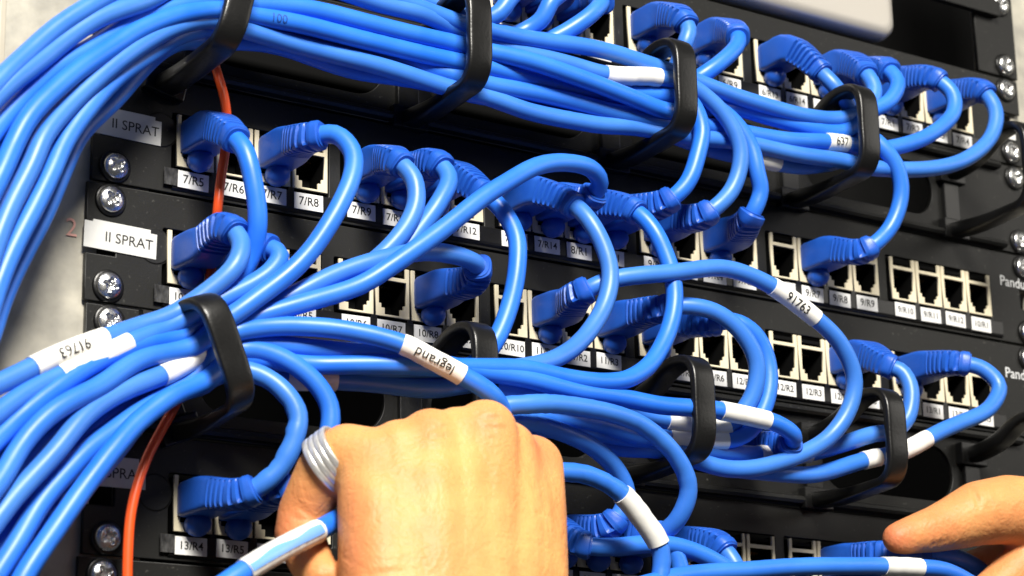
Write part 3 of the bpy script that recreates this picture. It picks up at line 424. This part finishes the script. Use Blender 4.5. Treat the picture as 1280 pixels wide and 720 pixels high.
  ('blue patch cable rising from the 13/R5 plug past the finger ring', True, 3.5, [(58.1, -3.0, -134.0), (58.1, -11.0, -134.0), (58.1, -19.0, -134.0), (58.5, -36.0, -133.4), (65.0, -41.0, -130.6), (70.2, -44.0, -122.3), (72.2, -46.0, -111.7), (71.6, -46.0, -104.2), (67.3, -45.0, -96.8), (59.6, -43.0, -90.5), (49.6, -40.0, -87.1), (38.8, -37.0, -88.1), (33.5, -25.0, -95.2), (21.8, -26.6, -102.0), (11.1, -28.1, -109.9), (1.5, -29.7, -118.4), (-7.3, -31.2, -127.1), (-15.4, -32.8, -136.5), (-23.0, -34.3, -145.8), (-29.6, -35.9, -155.2), (-35.6, -37.4, -164.8), (-41.2, -39.0, -174.5)], [], 0, []),
  ('blue patch cable from the bottom row boot touching the hand, sagging right', True, 3.5, [(183.8, -3.0, -134.0), (183.8, -11.0, -134.0), (183.8, -19.0, -134.0), (188.6, -36.0, -143.0), (199.4, -40.0, -143.4), (212.7, -41.0, -141.3), (223.8, -42.0, -140.6), (235.0, -43.0, -143.0), (246.9, -44.0, -148.1), (258.8, -45.0, -154.5)], [], 0, []),
  ('dark blue patch cable dropping beside the hand into a bottom row boot', True, 3.5, [(199.8, -3.0, -134.0), (199.8, -11.0, -134.0), (199.8, -19.0, -134.0), (199.7, -36.0, -134.6), (203.3, -39.0, -129.6), (204.4, -41.0, -122.5), (199.0, -43.0, -115.4), (187.6, -46.0, -109.4), (171.2, -50.0, -104.9), (153.6, -52.0, -102.9), (137.7, -52.0, -108.2), (128.4, -50.0, -123.3)], [], 0, []),
  ('short blue patch cable from a bottom row boot hidden behind the drooping sleeve', True, 3.5, [(215.8, -3.0, -134.0), (215.8, -11.0, -134.0), (215.8, -19.0, -134.0), (215.6, -36.0, -136.7), (220.8, -40.0, -139.3), (226.7, -42.0, -145.3), (229.2, -43.0, -157.1)], [], 0, []),
  ('blue patch cable in a tall loop right of the hand', True, 3.5, [(231.8, -3.0, -134.0), (231.8, -11.0, -134.0), (231.8, -19.0, -134.0), (223.3, -38.0, -136.1), (224.2, -46.0, -132.0), (225.6, -51.0, -123.5), (224.0, -53.0, -116.0), (217.0, -55.0, -108.1), (203.2, -57.0, -101.3), (182.4, -60.0, -97.4), (162.7, -62.0, -97.3), (145.0, -62.0, -99.6), (130.3, -58.0, -102.8), (122.5, -54.0, -116.0), (118.8, -54.0, -133.5)], [], 0.5, []),
  ('blue patch cable falling steeply from the boot nearest the open bottom row ports', True, 3.5, [(254.7, -3.0, -134.0), (254.7, -11.0, -134.0), (254.7, -19.0, -134.0), (253.3, -36.0, -138.1), (254.8, -41.0, -144.3), (257.8, -44.0, -153.2)], [], 0, []),
  ('blue patch cable emerging behind the hand with a crumpled white sleeve', False, 3.5, [(137.3, -62.0, -127.4), (151.3, -62.0, -123.5), (160.9, -61.0, -122.1), (173.4, -60.0, -122.2), (186.7, -60.0, -126.9), (196.7, -60.0, -135.0), (204.9, -59.0, -145.2), (205.7, -58.0, -151.8), (204.1, -57.0, -162.1)], [(52.4, 76.0)], 0.6, []),
  ('blue patch cable with a long white sleeve held low in the gripping hand', False, 3.5, [(98.4, -60.0, -132.1), (79.8, -64.0, -140.8), (62.6, -72.0, -148.5), (47.2, -82.0, -155.5), (28.7, -90.0, -165.0), (14.5, -93.0, -172.5), (3.1, -94.0, -179.6)], [(61.7, 100.3, '|', 1)], 0, []),
  ('long blue patch cable along the bottom edge, white sleeve under the pointing finger', False, 3.5, [(196.0, -58.0, -160.4), (214.9, -58.0, -155.6), (234.2, -58.0, -152.7), (263.7, -58.0, -149.4), (295.2, -58.0, -146.2), (316.2, -58.0, -144.1), (336.8, -58.0, -143.6), (355.1, -57.0, -144.4), (376.1, -56.0, -150.1)], [(123.2, 143.7)], 0, []),
  ('blue patch cable curving down right from the boot under the pointing fingertip', True, 3.5, [(357.5, -3.0, -134.0), (357.5, -11.0, -134.0), (357.5, -19.0, -134.0), (359.1, -36.0, -133.6), (369.8, -41.0, -133.5), (381.4, -44.0, -136.1), (391.9, -46.0, -142.3), (400.4, -47.0, -150.6)], [], 0, []),
  ('blue patch cable from the flat bottom row boot left of the pointing fingertip', True, 3.5, [(341.5, -3.0, -134.0), (341.5, -11.0, -134.0), (341.5, -19.0, -134.0), (340.5, -36.0, -134.7), (352.0, -38.0, -135.7), (364.5, -39.0, -138.0), (378.9, -40.0, -145.1)], [], 0, []),
]
HAND_GRIP = [[(65.3, -86.0, -133.5, 11.8), (64.0, -92.0, -149.9, 13.8), (62.6, -98.0, -171.6, 15.2), (62.2, -104.0, -207.4, 17)], [(73.3, -90.0, -129.1, 11.2), (71.2, -95.0, -149.8, 13.6), (69.1, -100.0, -171.4, 15.6), (67.7, -105.0, -207.3, 18)], [(83.3, -93.0, -124.9, 11.2), (79.2, -98.0, -144.3, 13.6), (76.6, -102.0, -171.1, 16), (74.5, -106.0, -207.1, 19)], [(93.4, -94.0, -123.2, 11.0), (89.2, -98.0, -143.4, 13.6), (85.2, -102.0, -170.5, 16), (81.4, -106.0, -206.8, 19)], [(103.0, -96.0, -120.2, 11.2), (99.3, -98.0, -142.5, 13.6), (93.6, -102.0, -170.0, 16), (88.1, -106.0, -206.5, 19)], [(114.7, -91.0, -125.2, 11.2), (110.2, -96.0, -146.6, 13.8), (105.0, -100.0, -168.9, 15.8), (98.3, -104.0, -205.9, 18)], [(121.9, -88.0, -130.6, 11.2), (116.4, -94.0, -148.5, 13.6), (111.5, -98.0, -168.2, 15.2), (103.4, -103.0, -205.6, 18)], [(128.7, -86.0, -127.9, 11.4), (124.5, -90.0, -144.4, 13.0), (118.4, -96.0, -167.4, 14.5), (107.8, -102.0, -205.3, 17)], [(66.5, -86.0, -138.2, 11), (84.1, -90.0, -134.5, 11), (104.9, -90.0, -131.2, 11), (126.6, -86.0, -132.5, 11)], [(96.4, -104.7, -124.7, 2.6), (91.3, -108.9, -145.0, 2.6), (83.4, -115.3, -175.0, 2.6)], [(78.1, -101.9, -128.7, 2.4), (72.9, -108.7, -146.6, 2.4), (68.9, -115.3, -176.0, 2.4)], [(121.7, -94.9, -133.4, 2.2), (114.7, -101.0, -149.7, 2.2), (102.8, -110.4, -173.1, 2.2)], [(64.0, -98.0, -137.8, 2.0), (61.7, -105.5, -152.3, 2.0), (62.7, -113.5, -176.2, 2.0)], [(83.9, -107.0, -140.1, 1.7), (77.5, -110.0, -151.6, 1.7), (78.3, -113.2, -164.9, 1.7), (71.8, -116.3, -178.4, 1.7)], [(83.3, -93.0, -124.9, 10.5), (98.0, -66.0, -119.5, 9.3), (105.4, -48.0, -130.9, 8.6), (97.0, -62.0, -145.1, 7.8)], [(103.0, -96.0, -120.2, 10.5), (121.3, -66.0, -114.9, 9.5), (131.0, -46.0, -125.3, 8.8), (119.7, -60.0, -141.5, 8)], [(128.4, -86.0, -127.9, 10.5), (145.7, -64.0, -124.7, 9.3), (150.6, -50.0, -135.8, 8.6), (133.4, -62.0, -146.3, 7.8)], [(65.3, -86.0, -132.4, 11.5), (59.1, -80.0, -129.3, 10.4), (54.7, -72.0, -134.2, 9.4), (52.0, -64.0, -146.5, 8.8), (50.3, -64.0, -154.1, 8.4), (49.4, -74.0, -165.3, 7.4), (49.6, -80.0, -170.5, 6.6)], [(128.4, -74.0, -155.5, 11), (126.6, -62.0, -151.1, 10), (112.7, -58.0, -146.0, 9), (97.0, -62.0, -146.5, 8)]]
HAND_POINT = [[(333.1, -52.0, -131.3, 6.4), (337.1, -52.5, -130.4, 7.4), (343.9, -54.0, -128.5, 8.4), (352.1, -55.0, -126.4, 9.6), (361.3, -57.0, -123.3, 11.2), (373.0, -60.0, -118.8, 13.4), (387.5, -62.0, -116.5, 14.5), (411.5, -66.0, -119.5, 17), (442.6, -72.0, -131.5, 22)], [(379.9, -34.0, -139.5, 6.8), (388.7, -38.0, -138.1, 8), (399.8, -46.0, -135.0, 9.5), (409.0, -58.0, -132.0, 11.5), (436.7, -68.0, -134.8, 17)], [(377.9, -54.0, -152.0, 8), (389.5, -58.0, -144.1, 9.5), (404.6, -62.0, -132.9, 12), (419.6, -66.0, -132.4, 16)]]
ORANGE = [(36.9, -20.0, 32.3), (40.4, -16.0, 27.6), (40.3, -20.0, 20.0), (42.4, -22.0, 9.6), (44.6, -20.0, -0.1), (44.8, -18.0, -8.6), (43.3, -18.0, -19.4), (42.2, -18.0, -30.8), (44.8, -11.0, -39.9), (42.6, -12.0, -55.4), (37.6, -14.0, -80.0), (28.8, -18.0, -100.6), (20.5, -22.0, -113.6), (14.6, -24.0, -123.7), (10.3, -25.0, -134.4), (8.0, -25.0, -145.4), (7.4, -25.0, -157.5), (7.5, -25.0, -170.8)]
FLUSH_GRIP = [(97.6, -104.0, -118.2, 9, 0.55), (78.2, -102.0, -121.3, 9, 0.35), (123.2, -94.0, -126.0, 11, 0.6), (60.4, -96.0, -132.6, 10, 0.45), (45.5, -96.0, -152.1, 16, 0.55), (46.1, -100.0, -168.0, 18, 0.6), (41.6, -64.0, -155.3, 16, 0.75), (49.0, -72.0, -148.0, 14, 0.5), (138.9, -88.0, -145.7, 14, 0.45), (73.3, -118.0, -166.0, 22, 0.22), (63.2, -106.0, -139.3, 12, 0.25)]
FLUSH_SHADE_POINT = [(347.4, -50.0, -132.2, 30, 0.55), (384.3, -55.0, -126.8, 30, 0.5), (328.1, -54.0, -131.7, 14, 0.9), (344.5, -60.0, -130.0, 8, 0.6), (373.7, -66.0, -119.3, 12, 0.4), (393.4, -58.0, -143.2, 18, 0.6), (360.3, -55.0, -135.2, 16, 0.6)]  # fingertip redness; the broad spots paint this hand's shade into its colour
CREASE_GRIP = [((89.7, -106.0, -118.1), (103.3, -106.0, -117.7), 0.9, 0.5), ((88.0, -107.0, -121.7), (103.2, -107.0, -121.1), 0.8, 0.4), ((89.8, -108.0, -125.2), (99.9, -108.0, -124.9), 0.7, 0.3), ((70.7, -104.0, -123.8), (83.1, -104.0, -121.9), 0.9, 0.4), ((69.4, -105.0, -127.3), (82.4, -105.0, -125.6), 0.8, 0.35), ((115.9, -97.0, -124.5), (129.5, -95.0, -124.4), 0.8, 0.4), ((114.1, -98.0, -128.4), (129.7, -96.0, -128.4), 0.8, 0.35), ((62.5, -100.0, -130.5), (64.7, -106.0, -141.7), 0.8, 0.4), ((65.5, -101.0, -130.3), (65.5, -108.0, -145.1), 0.7, 0.35), ((60.4, -98.0, -138.2), (63.2, -106.0, -149.6), 0.7, 0.3), ((45.5, -98.0, -152.4), (54.3, -106.0, -145.3), 0.9, 0.35), ((44.3, -100.0, -160.0), (54.5, -108.0, -153.3), 0.9, 0.35), ((44.3, -103.0, -168.5), (53.4, -112.0, -166.6), 1.0, 0.4), ((45.4, -106.0, -173.8), (62.6, -116.0, -172.0), 1.0, 0.35), ((45.1, -72.0, -146.2), (50.9, -74.0, -150.8), 0.8, 0.5), ((44.5, -70.0, -149.4), (51.1, -72.0, -153.6), 0.8, 0.45)]
CREASE_POINT = [((343.2, -60.0, -121.0), (345.2, -60.0, -137.1), 0.9, 0.6), ((345.9, -61.0, -119.6), (348.3, -61.0, -136.4), 0.9, 0.55), ((348.6, -62.0, -118.2), (350.6, -62.0, -135.0), 0.8, 0.4), ((363.1, -66.0, -110.3), (361.8, -72.0, -121.3), 1.0, 0.5), ((368.4, -66.0, -108.5), (367.5, -72.0, -118.8), 0.9, 0.4), ((333.1, -57.0, -126.6), (334.6, -57.0, -134.2), 0.7, 0.3)]
FINGER_RING = [(54.1, -73.0, -132.8), (57.9, -79.0, -128.7)]

BOOT_SEG = 32
BA = np.linspace(0, 2 * math.pi, BOOT_SEG, endpoint=False)
def superell(w, h, e):
    c_, s_ = np.cos(BA), np.sin(BA)
    return np.stack([np.sign(c_) * np.abs(c_) ** (2 / e) * w, np.sign(s_) * np.abs(s_) ** (2 / e) * h], 1)
def boot(out, s, par):
    L0, L1, L2 = 0.0, 19.0, 38.0
    u = np.r_[np.linspace(L0, L1, 9), np.arange(L1 + .35, L2, .35)]; p, t = at(out, s, u)
    def sec(k):
        x = u[k]
        if x <= L1:
            e = 9; w = 6.7; h = 6.3
            if x < .9: w -= .5; h -= .5
            f_ = max(0, (x - 13) / 6); w -= .5 * f_; h -= .4 * f_; e -= 4.0 * f_
        else:
            f_ = (x - L1) / (L2 - L1); w = 6.1 - 1.15 * f_; h = 5.8 - .85 * f_; e = 5.5 - 2.9 * f_
            ph = (x - L1 - 1.6) / 2.5
            if x > L2 - 3.0: w += .22; h += .22
            if x > L2 - .5: w -= .6; h -= .6
            if 0 <= ph < 5.45 and (ph % 1) < .42:
                q = superell(w, h, e); g = np.clip((np.abs(np.cos(2 * BA)) - .30) * 6, 0, 1)
                return q * (1 - .235 * g)[:, None]
        return superell(w, h, e)
    v, f = sweep(p, t, sec, ref=(0, 0, 1))
    b_ = link('boot', mesh(v, f, True), 'boot', par)
    md = b_.modifiers.new('edges', 'EDGE_SPLIT'); md.split_angle = math.radians(32)
    p0, t0 = at(out, s, 4.0); c_ = p0[0] + np.array((0, 0, -8.6))
    kv = []; kf = []; n, m = 10, 20
    for i in range(n + 1):
        ph = math.pi * i / n
        for j in range(m):
            th = 2 * math.pi * j / m
            kv.append((c_[0] + 4.7 * math.sin(ph) * math.cos(th), c_[1] + 5.2 * math.sin(ph) * math.sin(th), c_[2] + 4.4 * math.cos(ph)))
    for i in range(n):
        for j in range(m): kf.append((i * m + j, i * m + (j + 1) % m, (i + 1) * m + (j + 1) % m, (i + 1) * m + j))
    link('latch_cover', mesh(kv, kf, True), 'boot', b_)
    # clear plug body entering the port
    link('plug', boxes([(c_[0] - 5.3, c_[0] + 5.3, p0[0][1] + 2, p0[0][1] + 11, c_[2] + 4.5, c_[2] + 13.5)], .3), 'ivory', b_)
def wrap(txt, flip, out, s, a, b_, par, r, size=5.2, ink='ink'):
    v, f = text_mesh(txt, size, .02)
    if not f: return
    # finer faces so the letters follow the round sleeve
    me = bpy.data.meshes.new('w'); me.from_pydata(v, [], f); bm = bmesh.new(); bm.from_mesh(me)
    for cutc in np.arange(-3, 3.1, .7):
        bmesh.ops.bisect_plane(bm, geom=bm.verts[:] + bm.edges[:] + bm.faces[:], plane_co=(0, cutc, 0), plane_no=(0, 1, 0))
    vs = np.array([tuple(q.co) for q in bm.verts]); bm.verts.index_update(); fs = [tuple(q.index for q in fc.verts) for fc in bm.faces]; bm.free()
    mid = (a + b_) / 2; res = []
    eye = np.array(CAM, float)
    for x, y, _ in vs:
        p, t = at(out, s, mid + (x if flip * SIGN(out, s, mid) > 0 else -x)); p = p[0]; t = t[0]
        n0 = np.array((-.52, -.78, -.05)); n0 = n0 - t * n0.dot(t); n0 /= np.linalg.norm(n0); sd = np.cross(n0, t)
        if sd[2] < 0: sd = -sd
        an = (y if flip > 0 else -y) / r - .18
        res.append(tuple(p + (n0 * math.cos(an) + sd * math.sin(an)) * (r + .12)))
    link('lettering', mesh(res, fs), ink, par)
def SIGN(out, s, u):
    p, t = at(out, s, u); return 1 if t[0][0] > 0 else -1
for i, (label, has_boot, rad, pts, sleeves, wr, prints) in enumerate(CABLES):
    out, s = spline(pts)
    root = tag(empty('patch_cable', pts[0]), label, 'cable', 'blue patch cables')
    par = root
    n0 = len(bpy.data.objects)
    before = set(bpy.data.objects)
    wob = np.random.RandomState(i + 7); kx = wob.uniform(.05, .13, 3); ph = wob.uniform(0, 6, 3)
    fade = np.clip((s - 40) / 25, 0, 1)
    out = out + np.stack([.45 * np.sin(s * kx[q] + ph[q]) * fade for q in range(3)], 1)        # a laid cable is never quite smooth
    v, f = tube(out, s, 30.0 if has_boot else 0.0, s[-1], rad, 2.0 if wr else 2.5, wr if wr else .10, i)
    link('jacket', mesh(v, f, True), 'jacket', root)
    if has_boot: boot(out, s, root)
    for sl in sleeves:
        v, f = tube(out, s, sl[0], sl[1], rad + .36 + .35 * bool(wr), 1.6, .35 + .3 * wr, i + 50)
        so = link('sleeve', mesh(v, f, True), 'sleeve', root)
        so.modifiers.new('edges', 'EDGE_SPLIT').split_angle = math.radians(50)
        if len(sl) > 2 and sl[2] == '|':                        # clear window in the sleeve, jacket showing through
            us = np.linspace(sl[0] + 1.5, sl[1] - .2, 24); p, t = at(out, s, us); sv = []; sf = []
            for q in range(24):
                n0_ = np.array((-.52, -.78, -.05)); n0_ = n0_ - t[q] * n0_.dot(t[q]); n0_ /= np.linalg.norm(n0_); sd = np.cross(n0_, t[q]); sd = sd if sd[2] > 0 else -sd
                for an in np.linspace(-.62, .18 + .12 * math.sin(q * .5), 7): sv.append(tuple(p[q] + (n0_ * math.cos(an) + sd * math.sin(an)) * (rad + .52)))
            for q in range(23):
                for w_ in range(6): sf.append((q * 7 + w_, q * 7 + w_ + 1, q * 7 + w_ + 8, q * 7 + w_ + 7))
            link('clear_window', mesh(sv, sf, True), 'window', so)
        elif len(sl) > 2: wrap(sl[2], sl[3], out, s, sl[0], sl[1], so, rad + .42)
    for sp, tx in prints: wrap(tx, 1, out, s, sp - 8, sp + 8, root, rad, 4.4, 'jacket_print')
    off = root.location.copy()
    for o in root.children: o.location = o.location - off
# orange cord
out, s = spline(ORANGE)
v, f = tube(out, s, 0, s[-1], 1.75); me = mesh(v, f, True)
cord = tag(link('fibre_cord', me, 'orange'), 'thin orange cord hanging down the left side behind the blue bundles', 'cord')

# ------------------------------------------------------------------ hands
def hand(name, chains, label, voxel, flush_shade, creases):
    bm = bmesh.new()
    for chn in chains:
        for (x0, y0, z0, r0), (x1, y1, z1, r1) in zip(chn[:-1], chn[1:]):
            L = math.dist((x0, y0, z0), (x1, y1, z1)); n = max(2, int(L / (2.5 if r0 > 4 else 1.2)))
            for k_ in range(n + 1):
                f_ = k_ / n; r = r0 + (r1 - r0) * f_
                bmesh.ops.create_icosphere(bm, subdivisions=3 if r > 4 else 2, radius=r * S, matrix=Matrix.Translation(Vector((x0 + (x1 - x0) * f_, y0 + (y1 - y0) * f_, z0 + (z1 - z0) * f_)) * S))
    me = bpy.data.meshes.new('h'); bm.to_mesh(me); bm.free()
    o = bpy.data.objects.new('h', me); COL.objects.link(o)
    md = o.modifiers.new('r', 'REMESH'); md.mode = 'VOXEL'; md.voxel_size = voxel * S; md.use_smooth_shade = True
    sm = o.modifiers.new('s', 'SMOOTH'); sm.factor = .5; sm.iterations = 20
    dg = bpy.context.evaluated_depsgraph_get(); me2 = bpy.data.meshes.new_from_object(o.evaluated_get(dg)); bpy.data.objects.remove(o)
    me2.materials.clear()
    n = len(me2.vertices); co = np.zeros(n * 3); me2.vertices.foreach_get('co', co); co = co.reshape(-1, 3) / S
    no = np.zeros(n * 3); me2.vertices.foreach_get('normal', no); no = no.reshape(-1, 3)
    dz = np.zeros(n)
    for (p, q, w, dep) in creases:                          # skin folds: a groove along each short line, edges swelling a little
        p = np.array(p); q = np.array(q); ab = q - p
        t = np.clip(((co - p) @ ab) / (ab @ ab), 0, 1); d = np.linalg.norm(co - (p + t[:, None] * ab), axis=1)
        tap = np.sin(math.pi * np.clip(t * .9 + .05, 0, 1)) ** .6
        dz += dep * tap * (-np.exp(-(d / w) ** 2) + .45 * np.exp(-((d - 2.2 * w) / w) ** 2))
    co = co + no * dz[:, None]
    me2.vertices.foreach_set('co', (co * S).ravel())
    fl = np.zeros(n)
    for x, y, z, r, a in flush_shade: fl = np.maximum(fl, a * np.exp(-((co - np.array((x, y, z))) ** 2).sum(1) / r ** 2))
    at_ = me2.attributes.new('flush_shade', 'FLOAT', 'POINT'); at_.data.foreach_set('value', fl.astype(np.float32))
    me2.update()
    me2.polygons.foreach_set('use_smooth', [True] * len(me2.polygons))
    return tag(link(name, me2, 'skin'), label, 'hand')
hand('gripping_hand', HAND_GRIP, 'brightly lit back of a hand gripping cables, grey ring on its outer finger', 1.0, FLUSH_GRIP, CREASE_GRIP)
hand('pointing_hand', HAND_POINT, 'finger and thumb of a second hand reaching in at the lower right edge', .9, FLUSH_SHADE_POINT, CREASE_POINT)
# finger ring: three rounded ridges
a0, a1 = (np.array(p) for p in FINGER_RING); ax = a1 - a0; ax /= np.linalg.norm(ax); cen = (a0 + a1) / 2
prof = [(9.4, -4.6)]
for k_ in range(4):
    for q in range(7):
        th = math.pi * q / 6; prof.append((10.5 + .34 * math.sin(th), -4.5 + 2.25 * k_ + 1.12 * (1 - math.cos(th))))
prof.append((9.4, 4.6))
uu = np.cross(ax, (0, 0, 1)); uu /= np.linalg.norm(uu); vv = np.cross(ax, uu); rv = []; rf = []; na = 56
for r, h in prof:
    for k_ in range(na):
        th = 2 * math.pi * k_ / na; rv.append(tuple(cen + ax * h + (uu * math.cos(th) + vv * math.sin(th)) * r))
for i in range(len(prof)):
    for k_ in range(na): rf.append((i * na + k_, i * na + (k_ + 1) % na, ((i + 1) % len(prof)) * na + (k_ + 1) % na, ((i + 1) % len(prof)) * na + k_))
tag(link('finger_ring', mesh(rv, rf, True), 'ring'), 'ridged grey metal ring worn on the finger at the left of the gripping hand', 'ring')
